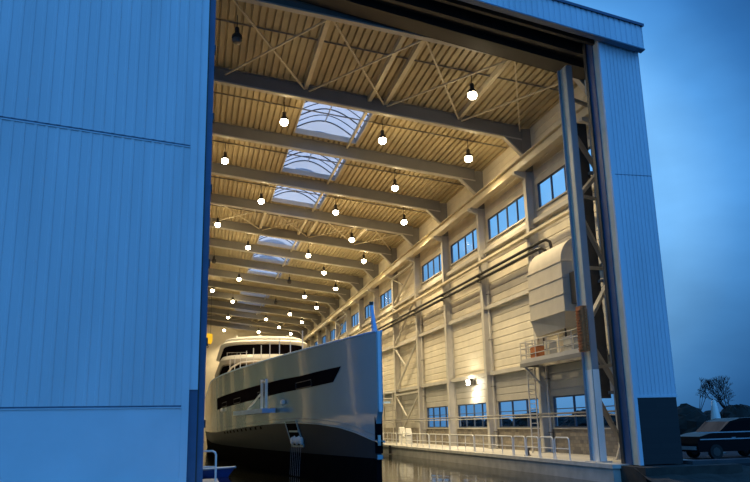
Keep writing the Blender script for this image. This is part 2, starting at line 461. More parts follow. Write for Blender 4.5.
xname = {1:'far left row',2:'far left row',5:'left row beside the rooflights',12:'row just right of the rooflights',15:'row midway to the right wall',16:'row midway to the right wall',18:'row nearest the right wall',19:'row nearest the right wall'}
cnt = {}
for k,(x,y) in enumerate(LIT):
    key = xname[int(round(x-.3)) if int(round(x-.3)) in xname else int(x)]
    cnt[key] = cnt.get(key,0)+1
    lab = 'lit round high bay lamp, %s in the %s' % (ORD[cnt[key]-1], key)
    loc = (x,y,beam_z(x)-.35)
    if k == 0: r = pl; r.location = loc; r['label'] = lab
    else: r = dup(pl, loc, lab)
    lo = bpy.data.objects.new('lamp_light', lf if k == 0 else ld); COL.objects.link(lo); lo.location = (x,y,loc[2]-.75)
    lo = bpy.data.objects.new('lamp_beam', ls); COL.objects.link(lo); lo.location = (x,y,loc[2]-.70)
pu = lamp('high_bay_lamp', M['bulb_off'])
for k,(x,y) in enumerate(UNLIT):
    lab = ['unlit dark high bay lamp in the front bay, top left','unlit dark high bay lamp deep in the hall beside the left door edge','unlit dark high bay lamp just right of the sixth rooflight','unlit dark high bay lamp just right of the seventh rooflight'][k]
    loc = (x,y,beam_z(x)-.35)
    if k == 0: pu.location = loc; pu['label'] = lab
    else: dup(pu, loc, lab)

# floodlight low on the wall
r = thing('wall_floodlight', 'lit white floodlight on a bracket on the third wall bay', 'lamp', (21.6,59.6,5.0))
MB().box(21.45,59.3,4.9,21.7,59.9,5.25).build('housing', M['dark'], r)
MB().box(21.40,59.26,4.88,21.45,59.94,5.28).build('lens', M['bulb_w'], r)
a = MB(); a.bar((21.6,59.6,5.2),(21.6,59.6,5.38),.08,.08); a.build('bracket', M['dark'], r)
fl = bpy.data.lights.new('flood','SPOT'); fl.energy = 500; fl.color = (1,.9,.68); fl.spot_size = 2.4; fl.spot_blend = .8; fl.shadow_soft_size = .15
lo = bpy.data.objects.new('flood_light', fl); COL.objects.link(lo); lo.location = (21.2,59.5,4.9)
lo.rotation_euler = Vector((.25,-.1,-1)).to_track_quat('-Z','Y').to_euler()
fl2 = bpy.data.lights.new('flood','POINT'); fl2.energy = 220; fl2.color = (1,.9,.68); fl2.shadow_soft_size = .15
lo = bpy.data.objects.new('flood_spill', fl2); COL.objects.link(lo); lo.location = (21.1,59.4,5.0)

# ------------------------------------------------------------------ front of the hall: left door leaf
ang = math.radians(16)
ux, uy = -math.cos(ang), -math.sin(ang)                 # along the leaf, going left
nx_, ny_ = math.sin(ang), -math.cos(ang)                # outward normal
P0 = Vector((-.27,31.0,0))
def leaf(u, n, z): return (P0.x+ux*u+nx_*n, P0.y+uy*u+ny_*n, z)
d = sroot('door_1', (-.27,31.0,0))
def corr(za, zb, ua, ub, name, rib=.40, dep=.028):
    n = round((ub-ua)/rib); P = []
    for i in range(n):
        u = ua+i*rib
        P += [(u,0),(u+rib*.60,0),(u+rib*.70,dep),(u+rib*.90,dep)]
    P += [(ua+n*rib,0),(ua+n*rib,-.25),(ua,-.25)]
    m = MB(); m.prism(P, lambda p,q,t: leaf(p,q,t), za, zb); return m.build(name, M['facade'], d)
corr(13.45,24.6,.28,15.4,'upper_sheet'); corr(2.86,13.33,.28,15.4,'middle_sheet')
m = MB(); m.prism([(.28,.0),(15.4,0),(15.4,-.25),(.28,-.25)], lambda p,q,t: leaf(p,q,t), -.02, 2.76); m.build('bottom_sheet', M['facade_smooth'], d)
m = MB(); m.prism([(0,.03),(.28,.03),(.28,-.28),(0,-.28)], lambda p,q,t: leaf(p,q,t), -.02, 24.6); m.build('edge_trim', M['facade_smooth'], d)
for za,zb,nm in ((13.33,13.45,'seam'),(2.76,2.86,'seam')):
    m = MB(); m.prism([(.28,-.02),(15.4,-.02),(15.4,-.25),(.28,-.25)], lambda p,q,t: leaf(p,q,t), za, zb); m.build(nm, M['seam'], d)
    m = MB(); m.prism([(.28,.05),(15.4,.05),(15.4,-.02),(.28,-.02)], lambda p,q,t: leaf(p,q,t), za, za+.035); m.build('drip_strip', M['facade_smooth'], d)
pj = sroot('trim_1', (0,31.2,0))                        # jamb beside the leaf
MB().box(-.27,31.06,3.45,.06,31.30,24.6).build('guide_strip', M['facade_smooth'], pj)
MB().box(-.27,31.12,-.02,.06,31.34,3.45).build('guide_foot', M['navy'], pj)
MB().box(.06,31.2,-.02,.34,31.8,24.6).build('navy_jamb', M['navy'], pj)
m = MB()
for z in (2,5.2,8.4,11.6,14.8,18): m.box(.34,31.3,z,.40,31.7,z+.3)
m.build('hinge_block', M['dark'], pj)
MB().box(.06,31.16,-.02,.11,31.2,24.6).build('rubber_seal', M['dark'], pj)

# ------------------------------------------------------------------ right pillar
pr = sroot('wall_front', (19.9,31.5,0))
def pillar_sheet(za, zb):
    m = MB(); rib = .19; xa = 18.96; n = 10; w = (20.95-xa)/n; P = []
    for i in range(n):
        x = xa+i*w
        P += [(x,31.0),(x+w*.62,31.0),(x+w*.72,31.035),(x+w*.90,31.035)]
    P += [(20.95,31.0),(20.95,32.38),(18.96,32.38)]
    m.prism(P, lambda p,q,t:(p,q,t), za, zb); return m.build('ribbed_sheet', M['facade_pillar'], pr)
pillar_sheet(2.95,13.2); pillar_sheet(13.24,20.4)
MB().box(18.97,31.01,13.2,20.94,32.37,13.24).build('sheet_joint', M['seam'], pr)
MB().box(18.97,31.02,0,20.93,32.37,2.85).build('dark_foot', M['slate'], pr)
MB().box(18.90,30.98,2.85,20.98,32.36,2.95).build('foot_flashing', M['facade_pillar'], pr)
m = MB(); m.prism([(20.6,32.39),(20.92,32.39),(22.2,33.94),(22.0,33.94)], lambda p,q,t:(p,q,t), 0, 20.6); m.build('return_wall', M['clad'], pr)
MB().box(18.80,30.97,-.02,18.97,31.12,20.4).build('corner_trim', M['facade_pillar'], pr)
MB().box(18.84,31.12,-.02,18.96,31.62,20.4).build('reveal_panel', M['cream_trim'], pr)
MB().box(18.80,31.62,-.02,18.95,32.15,20.6).build('reveal_strip', M['navy'], pr)
MB().box(18.72,32.15,-.02,18.97,32.40,20.6).build('seal_post', M['dark'], pr)

# ------------------------------------------------------------------ header with fascia and dark soffit
hd = sroot('trim_2', (16,31,20))
def slope_box(name, xa, xb, ya, yb, dz0, dz1, m):
    o = MB(); o.prism([(xa,fasc_z(xa)+dz0),(xb,fasc_z(xb)+dz0),(xb,fasc_z(xb)+dz1),(xa,fasc_z(xa)+dz1)], lambda p,q,t:(p,t,q), ya, yb)
    return o.build(name, m, hd)
fa = MB(); n = 100; xa, xb = -8.0, 20.98; w = (xb-xa)/n
lo_, hi_ = [], []
for i in range(n):
    x = xa+i*w
    for fx,dy in ((0,0),(.6,0),(.7,.04),(.92,.04)): lo_.append((x+fx*w,30.5+dy))
lo_ += [(xb,30.5),(xb,30.75),(xa,30.75)]
k = len(lo_)
fa.add([(x,y,fasc_z(x)) for x,y in lo_]+[(x,y,fasc_z(x)+1.22) for x,y in lo_], [(i,(i+1)%k,k+(i+1)%k,k+i) for i in range(k)]+[tuple(range(k))[::-1],tuple(range(k,2*k))])
fa.build('fascia_sheet', M['facade_pillar'], hd)
slope_box('fascia_cap', -8,21.04,30.42,36.2,1.22,1.32,M['black'])
slope_box('fascia_edge', -8,21.05,30.40,30.44,1.20,1.34,M['navy'])
slope_box('fascia_lip', -8,21.0,30.46,30.85,-.06,0,M['seam'])
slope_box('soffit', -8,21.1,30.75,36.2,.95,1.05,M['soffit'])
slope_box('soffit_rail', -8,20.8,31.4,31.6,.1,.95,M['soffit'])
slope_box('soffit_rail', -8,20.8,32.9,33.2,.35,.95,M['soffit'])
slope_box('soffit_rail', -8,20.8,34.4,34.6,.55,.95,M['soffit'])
slope_box('soffit_backing', -8,21.3,36.2,36.35,1.0,2.6,M['black'])
MB().box(20.85,30.75,19.7,20.97,36.2,20.75).build('end_cheek', M['facade_pillar'], hd)

# ------------------------------------------------------------------ lattice mast inside the right jamb
r = thing('braced_door_mast', 'tall grey braced steel mast beside the right pillar', 'mast', (18.6,34.3,0))
c = MB(); c.box(18.33,34.48,.06,18.46,34.54,20.15); c.build('flange', M['mast'], r)
c = MB(); c.box(18.48,33.80,.06,18.80,33.86,20.15); c.build('flange', M['mast'], r)
c = MB(); c.box(18.46,33.86,.06,18.54,34.54,20.15); c.build('web', M['cream_trim'], r)  # cream colour paints in warm lamp light on the web
c = MB(); c.box(18.475,33.79,.06,18.805,33.80,4.3); c.build('white_foot_paint', M['white'], r)
c = MB(); c.box(18.45,33.86,.06,18.46,34.48,4.3); c.build('white_foot_paint', M['white'], r)
MB().box(18.12,33.6,0,18.96,34.66,.06).build('base_plate', M['column'], r)
R = (21.3,36.2)
m_ = lambda a,b: Vector((18.62,34.35,a))
def dg(a,b,w=.20):
    o = MB(); o.bar((18.62,34.35,a),(21.2,36.05,b),w,w); o.build('diagonal', M['steel'], r)
for a,b in ((17.0,14.9),(12.9,15.2),(12.6,9.5),(6.4,9.2),(5.9,3.2),(3.5,.3)): dg(a,b)
for z in (18.6,13.2,9.4,4.4): 
    o = MB(); o.bar((18.62,34.35,z),(21.2,36.05,z+.3),.16,.16); o.build('strut', M['steel'], r)
o = MB(); o.prism([(20.4,.06),(21.15,.06),(21.05,.95),(20.75,.95)], lambda p,q,t:(p,t,q), 35.7,35.8); o.build('foot_gusset', M['column'], r)
MB().box(20.3,35.6,0,21.17,35.9,.06).build('foot_plate', M['column'], r)
o = MB(); o.box(20.78,35.80,.06,21.1,36.1,18.0); o.build('rear_post', M['column'], r)
o = MB(); o.box(20.15,36.3,3.0,20.75,36.5,18.0); o.build('track_post', M['dark'], r)
o = MB()
for z in (3.2,9.0,15.0): o.box(20.6,36.05,z,20.85,36.32,z+.15)
o.build('post_link', M['steel'], r)

# rust coloured louvre panel on the platform edge beside the mast
r = thing('louvre_panel', 'rust brown slatted panel hung on the mast at platform height', 'panel', (18.27,33.7,5.15))
f = MB(); f.box(18.08,33.62,5.15,18.12,33.68,7.35); f.box(18.30,33.62,5.15,18.34,33.68,7.35)
for z in (5.15,6.22,7.29): f.box(18.12,33.62,z,18.30,33.68,z+.06)
f.build('frame', M['rust'], r)
f = MB()
for k in range(14):
    z = 5.27+k*.144; f.bar((18.10,33.66,z),(18.30,33.66,z),.05,.035)
f.build('slats', M['rust'], r)
MB().box(18.06,33.70,5.15,18.30,34.20,7.35).build('backing', M['rust'], r)
f = MB()
for k in range(14):
    z = 5.27+k*.144; f.bar((18.03,33.74,z),(18.03,34.16,z),.06,.04)
f.build('side_slats', M['rust'], r)
f = MB()
for z in (5.5,6.9): f.box(18.30,34.0,z,18.46,34.1,z+.08)
f.build('bracket', M['steel'], r)
# crane end carriage at the rail head
r = thing('crane_bumper', 'purple grey crane bumper block at the front end of the runway', 'bumper', (20.95,33.4,18.5))
MB().box(20.7,33.0,18.4,21.2,33.58,19.3).build('block', mat('dull violet steel',(.16,.13,.20),.5), r)
MB().box(20.76,32.7,18.7,21.14,33.0,19.05).build('buffer', M['dark'], r)

# ------------------------------------------------------------------ platform, duct, ladder
PX0, PX1, PY0, PY1, PZ = 20.1, 21.34, 37.2, 46.0, 5.55
r = thing('service_platform', 'steel service platform with railing carrying the big duct', 'platform', (20.7,41.6,PZ))
MB().box(PX0,PY0,PZ-.06,PX1,PY1,PZ+.04).build('grating', M['column'], r)
m = MB(); m.box(PX0,PY0,PZ-.28,PX0+.08,PY1,PZ-.06); m.box(PX0,PY1-.08,PZ-.28,PX1,PY1,PZ-.06); m.box(PX0+.08,PY0,PZ-.28,PX1,PY0+.08,PZ-.06)
m.build('edge_beam', M['steel'], r)
for y in (37.6,46.0-.5):
    m = MB(); m.bar((20.2,y,PZ-.28),(21.34,y,PZ-1.5),.1,.1); m.build('bracket', M['column'], r)
pts = [(PX0+.05,y) for y in (37.3,38.9,40.5,42.1,43.7,45.0,45.9)]+[(20.7,45.9),(21.25,45.9)]
for x,y in pts:
    m = MB(); m.tube([(x,y,PZ+.04),(x,y,PZ+1.25)],.028,6); m.build('rail_post', M['column'], r)
for z in (PZ+1.25,PZ+.85,PZ+.45):
    m = MB(); m.tube([(PX0+.05,37.3,z),(PX0+.05,45.9,z),(21.25,45.9,z)],.028,6); m.build('handrail', M['column'], r)
m = MB(); m.box(PX0+.01,37.3,PZ+.04,PX0+.03,45.9,PZ+.18); m.build('toe_board', M['column'], r)
MB().box(20.2,37.22,PZ+.04,21.3,37.26,PZ+2.0).build('shade_panel', M['dark'], r)  # dark sheet added to stand in for shade behind the mast
# crates on the platform
for k,(y,sx,sy,h,mm,lab) in enumerate(((44.3,.6,.9,.85,'rust','reddish brown crate on the platform, left of the pipe valve'),(42.5,.5,.7,.95,'beige','beige box on the platform under the duct'),(39.6,.6,1.2,.9,'cream_trim','long grey beige crate on the platform by the mast'))):
    r2 = thing('crate', lab, 'crate', (20.6,y,PZ+.04))
    MB().box(20.6-sx/2,y-sy/2,PZ+.04,20.6+sx/2,y+sy/2,PZ+.04+h).build('body', M[mm], r2)
    m = MB(); m.box(20.6-sx/2-.02,y-sy/2-.02,PZ+.04+h,20.6+sx/2+.02,y+sy/2+.02,PZ+.10+h); m.build('lid', M['column'], r2)
    m = MB(); m.box(20.6-sx/2-.02,y-sy/2,PZ+.04+h*.45,20.6-sx/2,y+sy/2,PZ+.04+h*.55); m.build('strap', M['dark'], r2)
# the big duct
r = thing('ventilation_duct', 'big beige wrapped ventilation duct with rounded top elbow on the wall', 'duct', (21.2,42.4,7.1))
def ring_y(prof, ya, yb): pass
DY0, DY1 = 39.8, 44.5; DX0 = 20.35
m = MB()                                                # main shaft: tapered hopper foot, straight body
prof = [(DX0+.75,7.0),(DX0,8.05),(DX0,10.9)]
m.prism([(DX0,8.0),(DX0,10.9),(XW-.42,10.9),(XW-.42,8.0)], lambda p,q,t:(p,t,q), DY0, DY1)
m.build('shaft', M['duct'], r)
m = MB(); m.add([(DX0,DY0,8.0),(XW-.42,DY0,8.0),(XW-.42,DY1,8.0),(DX0,DY1,8.0),(DX0+.5,DY0+1.1,7.2),(XW-.45,DY0+1.1,7.2),(XW-.45,DY1-.1,7.0),(DX0+.3,DY1-.1,7.0)],
   [(3,2,1,0),(4,5,6,7),(0,1,5,4),(1,2,6,5),(2,3,7,6),(3,0,4,7)]); m.build('hopper', M['duct'], r)
m = MB(); P = [(DX0+.02,10.95)]
for k in range(13):
    a = PI-PI*.5*k/12; P.append((XW-.42+(XW-.42-DX0-.02)*math.cos(a), 10.95+1.45*math.sin(a)))
P += [(XW-.42,10.95)]
m.prism(P, lambda p,q,t:(p,t,q), DY0+.05, DY1-.05); m.build('elbow', M['duct'], r, True)
for z in (8.0,9.0,9.95,10.9):
    m = MB(); e=.04; m.box(DX0-e,DY0-e,z,XW-.40,DY1+e,z+.07); m.build('flange', M['duct'], r)
for y in (41.2,44.2):
    m = MB(); m.tube([(21.0,y,PZ+.04),(21.0,y,7.35)],.06,8); m.build('stand', M['dark'], r)
MB().box(20.75,38.9,8.4,21.5,39.7,10.2).build('fan_box', M['dark'], r)
# ladder
r = thing('ladder', 'pale steel ladder from the quay up to the platform', 'ladder', (20.9,46.15,0))
for x in (20.63,21.1):
    m = MB(); m.box(x-.03,46.10,0,x+.03,46.2,7.0); m.build('stile', M['column'], r)
m = MB()
for k in range(22): m.tube([(20.63,46.15,.3+k*.3),(21.1,46.15,.3+k*.3)],.02,6)
m.build('rungs', M['column'], r)
m = MB(); m.bar((20.63,46.12,5.4),(20.63,46.0,5.4),.05,.05); m.build('fixing', M['column'], r)

# ------------------------------------------------------------------ pipes on the wall
def wallpipe(name, z, x, rad, ys, lab, drop):
    pts = [(XW-.1,ys+.2,z-drop),(x+.4,ys,z-drop),(x+.4,ys,z-.25),(x+.33,ys+.06,z-.08),(x+.2,ys+.25,z)]
    pts = [(21.5,ys-.02,z-drop),(21.5,ys,z-.5),(21.45,ys+.05,z-.15),(21.3,ys+.25,z),(x,ys+.6,z),(x,YEND-.05,z)]
    m = MB(); m.tube(pts, rad, 8)
    r = thing(name, lab, 'pipe', (x,ys,z)); m.build('pipe_run', M['pipe'], r, True)
    m = MB()
    for y in COLY[2:]: m.box(x-.14,y-.1,z-.16,21.36,y+.1,z-.10)
    m.build('hanger', M['dark'], r)
wallpipe('wall_pipe', 13.08, 21.2, .105, 43.2, 'dark pipe along the right wall, upper of the pair', 1.9)
wallpipe('wall_pipe', 12.68, 21.16, .105, 43.9, 'dark pipe along the right wall, lower of the pair', 1.5)
r = thing('cable_tray', 'pale cable tray running along the wall above the dark pipes', 'tray', (21.25,38.2,13.9))
m = MB(); m.box(21.0,37.2,13.85,21.33,YEND-.1,13.88); m.box(21.0,37.2,13.88,21.03,YEND-.1,14.02); m.box(21.3,37.2,13.88,21.33,YEND-.1,14.02); m.build('tray', M['beige'], r)
for y in COLY[1:]:
    m = MB(); m.box(20.98,y-.06,13.79,21.36,y+.06,13.85); m.build('bracket', M['beige'], r)
r = thing('handline_pipe', 'pale service pipe running along the wall across the low windows', 'pipe', (21.3,37,2.3))
m = MB(); m.tube([(21.28,37.0,2.35),(21.28,YEND-.1,2.35)],.05,8); m.build('pipe_run', M['steel'], r, True)
m = MB(); m.tube([(21.28,37.0,2.18),(21.28,YEND-.1,2.18)],.035,6); m.build('thin_pipe', M['column'], r, True)
# downpipe on a column
for k,i in enumerate((1,2,4)):
    r = thing('downpipe', 'vertical pipe beside the %s wall column' % ORD[i], 'pipe', (21.25,COLY[i]-.5,0), 'vertical pipes beside columns')
    m = MB(); m.tube([(21.75,COLY[i]-.45,.05),(21.75,COLY[i]-.45,13.0)],.07,8); m.build('pipe_run', M['column'], r, True)
    m = MB()
    for z in (1.2,4.5,8,11.5): m.box(21.66,COLY[i]-.54,z,21.94,COLY[i]-.2,z+.06)
    m.build('clip', M['steel'], r)

# ------------------------------------------------------------------ quay railing, one hoop after another
ends = [36.2,38.0,39.8,41.6,43.4]
segs = [(ends[i],ends[i+1]) for i in range(4)]+[(43.4,50.0)]
y = 50.0
while y < 108: segs.append((y,y+5.2)); y += 5.2
def hoop(y0,y1,lab):
    r = thing('quay_railing', lab, 'railing', (18.2,(y0+y1)/2,0.02), 'railing hoops along the right quay')
    x = 18.2; a,b = y0+.1, y1-.1; q = .16
    pts = [(x,a,.02),(x,a,1.1-q),(x,a+q*.3,1.1-q*.3),(x,a+q,1.1),(x,b-q,1.1),(x,b-q*.3,1.1-q*.3),(x,b,1.1-q),(x,b,.02)]
    m = MB(); m.tube(pts,.035,8); m.build('hoop', M['rail'], r, True)
    m = MB(); m.tube([(x,a,.55),(x,b,.55)],.026,8); m.build('mid_rail', M['rail'], r, True)
    n = int((b-a)//1.9)
    for k in range(1,n+1):
        yy = a+(b-a)*k/(n+1); m = MB(); m.tube([(x,yy,.02),(x,yy,1.1)],.028,6); m.build('post', M['rail'], r)
    for yy in (a,b):
        m = MB(); m.box(x-.08,yy-.08,.02,x+.08,yy+.08,.035); m.build('foot_plate', M['rail'], r)
for k,(a,b) in enumerate(segs):
    hoop(a,b,'white tubular quay railing section, %s from the hall opening' % ORD[k])
r = thing('quay_railing', 'bent white tube rail at the foot of the left door edge', 'railing', (.7,31.6,-.02))
m = MB(); m.tube([(.84,31.9,-.02),(.84,31.9,.95),(.80,31.9,1.05),(.7,31.9,1.1),(-.6,32.6,1.1),(-.6,32.6,-.02)],.04,8); m.build('hoop', M['rail'], r, True)
m = MB(); m.tube([(.84,31.9,.5),(-.6,32.6,.5)],.03,8); m.build('mid_rail', M['rail'], r)
# small fender on the quay face
r = thing('quay_fender', 'small black fender on the quay face near the bow', 'fender', (17.9,72,-.3))
m = MB(); m.tube([(17.85,72,.0),(17.85,72,-.75)],.14,10); m.build('rubber', M['tyre'], r)
r = thing('mooring_bollard', 'small dark mooring bollard on the quay behind the railing', 'bollard', (18.9,43,0.0))
m = MB(); m.lathe([(.2,0),(.2,.04),(.11,.06),(.10,.3),(.18,.34),(.18,.42),(.05,.44)],(18.9,43,0),14); m.build('post', M['dark'], r, True)

# folded white sheets, staging behind bow
for k,(y,h) in enumerate(((75.4,1.5),(76.6,1.2),(77.9,1.6))):
    r = thing('wrapped_bundle', 'white wrapped bundle leaning by the braced bay, %s of three' % ('nearest','middle','farthest')[k], 'bundle', (20.6,y,0), 'white bundles by the wall')
    m = MB(); m.prism([(-.3,0),(.35,0),(.42,h*.5),(.2,h),(-.05,h*.96),(-.34,h*.55)], lambda p,q,t:(20.6+t,y+p,q), -.25, .3); m.build('sheet', M['white'], r)
    m = MB(); m.prism([(-.37,h*.5),(.45,h*.5),(.44,h*.56),(-.37,h*.56)], lambda p,q,t:(20.6+t,y+p,q), -.27,.32); m.build('strap', M['steel'], r)
r = thing('staging_tower', 'pale steel staging tower with railing beyond the yacht bow', 'scaffold', (20.2,83.6,0))
for x in (19.6,20.7):
    for y in (81.8,85.6):
        m = MB(); m.tube([(x,y,0),(x,y,5.3)],.05,8); m.build('leg', M['column'], r)
for z in (2.0,4.0): MB().box(19.5,81.7,z,20.8,85.7,z+.1).build('deck', M['column'], r)
for z in (4.6,5.2):
    m = MB(); m.tube([(19.6,85.6,z),(19.6,81.8,z),(20.7,81.8,z)],.035,6); m.build('handrail', M['rail'], r)
m = MB(); m.bar((19.6,81.8,.2),(19.6,85.6,2.0),.05,.05); m.bar((19.6,85.6,2.1),(19.6,81.8,4.0),.05,.05); m.build('brace', M['column'], r)
r = thing('gangway_board', 'pale blue white board sticking out level beyond the bow', 'board', (19.6,82.4,4.1))
MB().box(18.7,82.0,4.10,20.5,82.9,4.32).build('plank', M['paleblue'], r)

# ------------------------------------------------------------------ the yacht
CX, YS = 8.0, 33.8
def hb(t,B,L,p,w=.12): return w+B*(1-max(0.,1-t/L)**p) if t > 0 else w
KT = [(0,1.2),(.65,1.25),(2.65,1.6),(4.55,1.84),(7.4,2.03),(10.8,2.14),(15,2.15),(20.1,2.06),(27,1.88),(37.5,1.6),(85,1.5)]
def zs(t): return 6.08+.0075*min(t,36)
def zk(t):
    for (a,za),(b,zb) in zip(KT,KT[1:]):
        if t <= b: return za+(zb-za)*max(0,(t-a))/(b-a)
    return KT[-1][1]
def half(t,z):
    s = 0.
    if z < 2.55: s = .5*min(1,(2.55-z)/.5)
    tt = t-s
    if t > 5: tt = t-s*max(0,(12-t)/7)
    bd = hb(tt,6.5,45,1.6); bk = hb(tt,6.4,46.5,1.6); bb = hb(tt,6.2,51,1.6); k = zk(t)
    if z >= k: u = min(1,(z-k)/(zs(t)-k)); return bk+(bd-bk)*u
    if z >= .5: u = (z-.5)/(k-.5); return bb+(bk-bb)*u
    return bb*(.96+.04*max(0,(z+1.6)/2.1))
def hp(t,z,side=-1,off=0.): return Vector((CX+side*(half(t,z)+off), YS+t, z))
yt = thing('yacht', 'large slate grey superyacht with white upper decks floating in the dock', 'yacht', (CX,YS+40,-.8))
TS = [0,.15,.3,.5,.75,1,1.4]+[1.4+.6*k for k in range(1,48)]+[32,34,36,38,40,43,46,50,54,62,70,78,85]
def shell(name, zs_fn, nlev, mtl):
    m = MB(); cols = []
    for side in (-1,1):
        for t in TS:
            z0,z1 = zs_fn(t)
            m.v += [tuple(hp(max(t, (.5*min(1,max(0,(2.55-(z0+(z1-z0)*j/nlev))/.5)) if t < .5 else t)), z0+(z1-z0)*j/nlev, side)) for j in range(nlev+1)]
    nt_ = len(TS); k = nlev+1
    for s in range(2):
        for i in range(nt_-1):
            for j in range(nlev):
                a = (s*nt_+i)*k+j; m.f.append((a,a+1,a+k+1,a+k))
    for j in range(nlev):                                # stem and transom
        a,b = j, nt_*k+j; m.f.append((a,a+1,b+1,b))
        a,b = (nt_-1)*k+j, (2*nt_-1)*k+j; m.f.append((a,a+1,b+1,b))
    return m.build(name, mtl, yt, True)
shell('upper_hull', lambda t:(zk(t),zs(t)), 14, M['hull'])
shell('lower_hull', lambda t:(.5,zk(t)), 5, M['hull2'])
shell('boot_topping', lambda t:(-1.6,.5), 4, M['boot'])
m = MB()                                                 # foredeck inside the bulwark
for t in TS: m.v += [tuple(hp(t,5.45,-1,-.05)), tuple(hp(t,5.45,1,-.05))]
for i in range(len(TS)-1): m.f.append((2*i,2*i+1,2*i+3,2*i+2))
m.build('deck', M['teak'], yt)
for side in (-1,1):                                      # knuckle line and cap rail
    m = MB(); m.tube([hp(t,zk(t)+.02,side,.01) for t in TS],.05,6); m.build('spray_rail', M['hull'], yt, True)
    m = MB(); m.tube([hp(t,zk(t)+.26,side,.005) for t in TS[3:]],.025,6); m.build('rubbing_strake', M['hull'], yt, True)
    m = MB(); m.tube([hp(t,zs(t)+.01,side,.0) for t in TS],.05,6); m.build('cap_rail', M['paleblue'], yt, True)
    # the long dark window band
    wb = MB(); W1 = [(4.05,4.81),(6.9,4.79),(10.05,4.73),(13.9,4.76),(18.6,4.72),(24.85,4.65),(31.45,4.58),(37,4.5)]
    W2 = [(5.1,4.11),(6.9,4.06),(10.05,4.01),(13.85,3.96),(18.6,3.84),(24.8,3.72),(31.4,3.62),(37,3.52)]
    def lerp(T,u):
        u *= len(T)-1; i = min(int(u),len(T)-2); q = u-i
        return T[i][0]+(T[i+1][0]-T[i][0])*q, T[i][1]+(T[i+1][1]-T[i][1])*q
    K = 40
    for off in (.035,-.05):
        for i in range(K+1):
            for T in (W1,W2):
                t,z = lerp(T,i/K); wb.v.append(tuple(hp(t,z,side,off)))
    for i in range(K):
        a = 2*i; wb.f.append((a,a+1,a+3,a+2)); b = a+2*(K+1); wb.f.append((b,b+1,b+3,b+2))
        wb.f.append((a,a+2,b+2,b)); wb.f.append((a+1,a+3,b+3,b+1))
    wb.f += [(0,1,2*(K+1)+1,2*(K+1)),(2*K,2*K+1,4*K+3,4*K+2)]
    win = wb.build('window_band', M['black_glass'], yt)
    for t0 in (8.2,16.8,25.0,31):
        t1 = t0+2.6; pm = MB()
        zz = lambda t: (4.16-.017*t+.06, 4.16-.017*t+.40)
        pts = [hp(t0,zz(t0)[0],side,.03),hp(t1,zz(t1)[0],side,.03),hp(t1,zz(t1)[1],side,.03),hp(t0,zz(t0)[1],side,.03)]
        for a,b in zip(pts,pts[1:]+pts[:1]): pm.bar(a,b,.03,.05)
        pm.build('opening_pane', M['dark'], win)
# stem bar, recess at the bow foot
MB().box(CX-.07,YS-.04,2.5,CX+.07,YS+.06,6.1).build('stem_bar', M['facade_smooth'], yt)  # pale colour paints in skylight on the stem face
MB().box(CX-.17,YS+.44,.72,CX+.17,YS+.52,2.35).build('bow_recess', M['boot'], yt)
MB().box(CX-.06,YS+.36,1.05,CX+.06,YS+.46,1.5).build('bow_fitting', M['column'], yt)
MB().box(CX-.10,YS+.36,.46,CX+.14,YS+.52,.66).build('bow_lip', M['hull'], yt)
# jackstaff
m = MB(); m.add([(CX-.16,YS+.25,6.0),(CX+.02,YS+.25,6.0),(CX+.02,YS+.75,6.0),(CX-.16,YS+.75,6.0),(CX-.26,YS+.45,7.35),(CX-.16,YS+.45,7.35),(CX-.16,YS+.58,7.35),(CX-.26,YS+.58,7.35)],
  [(3,2,1,0),(4,5,6,7),(0,1,5,4),(1,2,6,5),(2,3,7,6),(3,0,4,7)]); js = m.build('bow_staff', M['paleblue'], yt)  # pale blue puts skylight into the staff colour
MB().box(CX-.29,YS+.42,7.35,CX-.13,YS+.6,7.5).build('bow_light', M['dark'], js)
# stanchions along the near bulwark
t = 9.7
while t < 31:
    p = hp(t,zs(t)+.02,-1,-.03); m = MB(); m.tube([p, p+Vector((0,0,1.1))],.03,6); m.build('stanchion', M['white'], yt); t += 2.2
# shell door with its discharge
def hquad(t0,t1,z0,z1,off,side=-1,lean=0.): return [hp(t0+lean,z0,side,off),hp(t1+lean,z0,side,off),hp(t1,z1,side,off),hp(t0,z1,side,off)]
m = MB(); A = hquad(11.0,13.1,.86,2.28,.04,-1,-.8); B = hquad(11.0,13.1,.86,2.28,-.1,-1,-.8); m.add(A+B,[(0,1,2,3),(7,6,5,4),(0,1,5,4),(1,2,6,5),(2,3,7,6),(3,0,4,7)])
sd = m.build('shell_door', M['boot'], yt)
m = MB()
for a,b in zip(A,A[1:]+A[:1]): m.bar(a,b,.05,.09)
m.build('door_frame', M['hull'], sd)
m = MB(); A = hquad(11.0,12.6,1.68,1.80,.07,-1,-.3); m.bar(A[0],A[1],.08,.10); m.build('step', M['hull'], sd)
m = MB(); A = hquad(10.45,12.05,.92,1.32,.12,-1,-.1)
for k in range(5):
    p = A[0].lerp(A[1],k/4); m.lathe([(.05,-.18),(.13,-.1),(.15,.05),(.12,.18),(.04,.25)],(p.x,p.y,p.z+.2+.06*(k%2)),10)
m.build('foam_fender', M['white'], sd, True)
for k in range(6):
    p = hp(10.3+k*.34,.95,-1,.16); m = MB(); m.tube([p,p+Vector((-.05,0,-.8)),p+Vector((-.1,-.05,-1.7))],.008,5)
    m.build('water_strand', M['chrome'], sd)
# row of small dark scuppers
for k in range(10):
    tt = 18.8+k*1.55; z = zk(tt)-.14; A = hquad(tt,tt+.35,z-.12,z+.06,.03); m = MB(); B = hquad(tt,tt+.35,z-.12,z+.06,-.05)
    m.add(A+B,[(0,1,2,3),(7,6,5,4),(0,1,5,4),(1,2,6,5),(2,3,7,6),(3,0,4,7)]); m.build('scupper', M['boot'], yt)
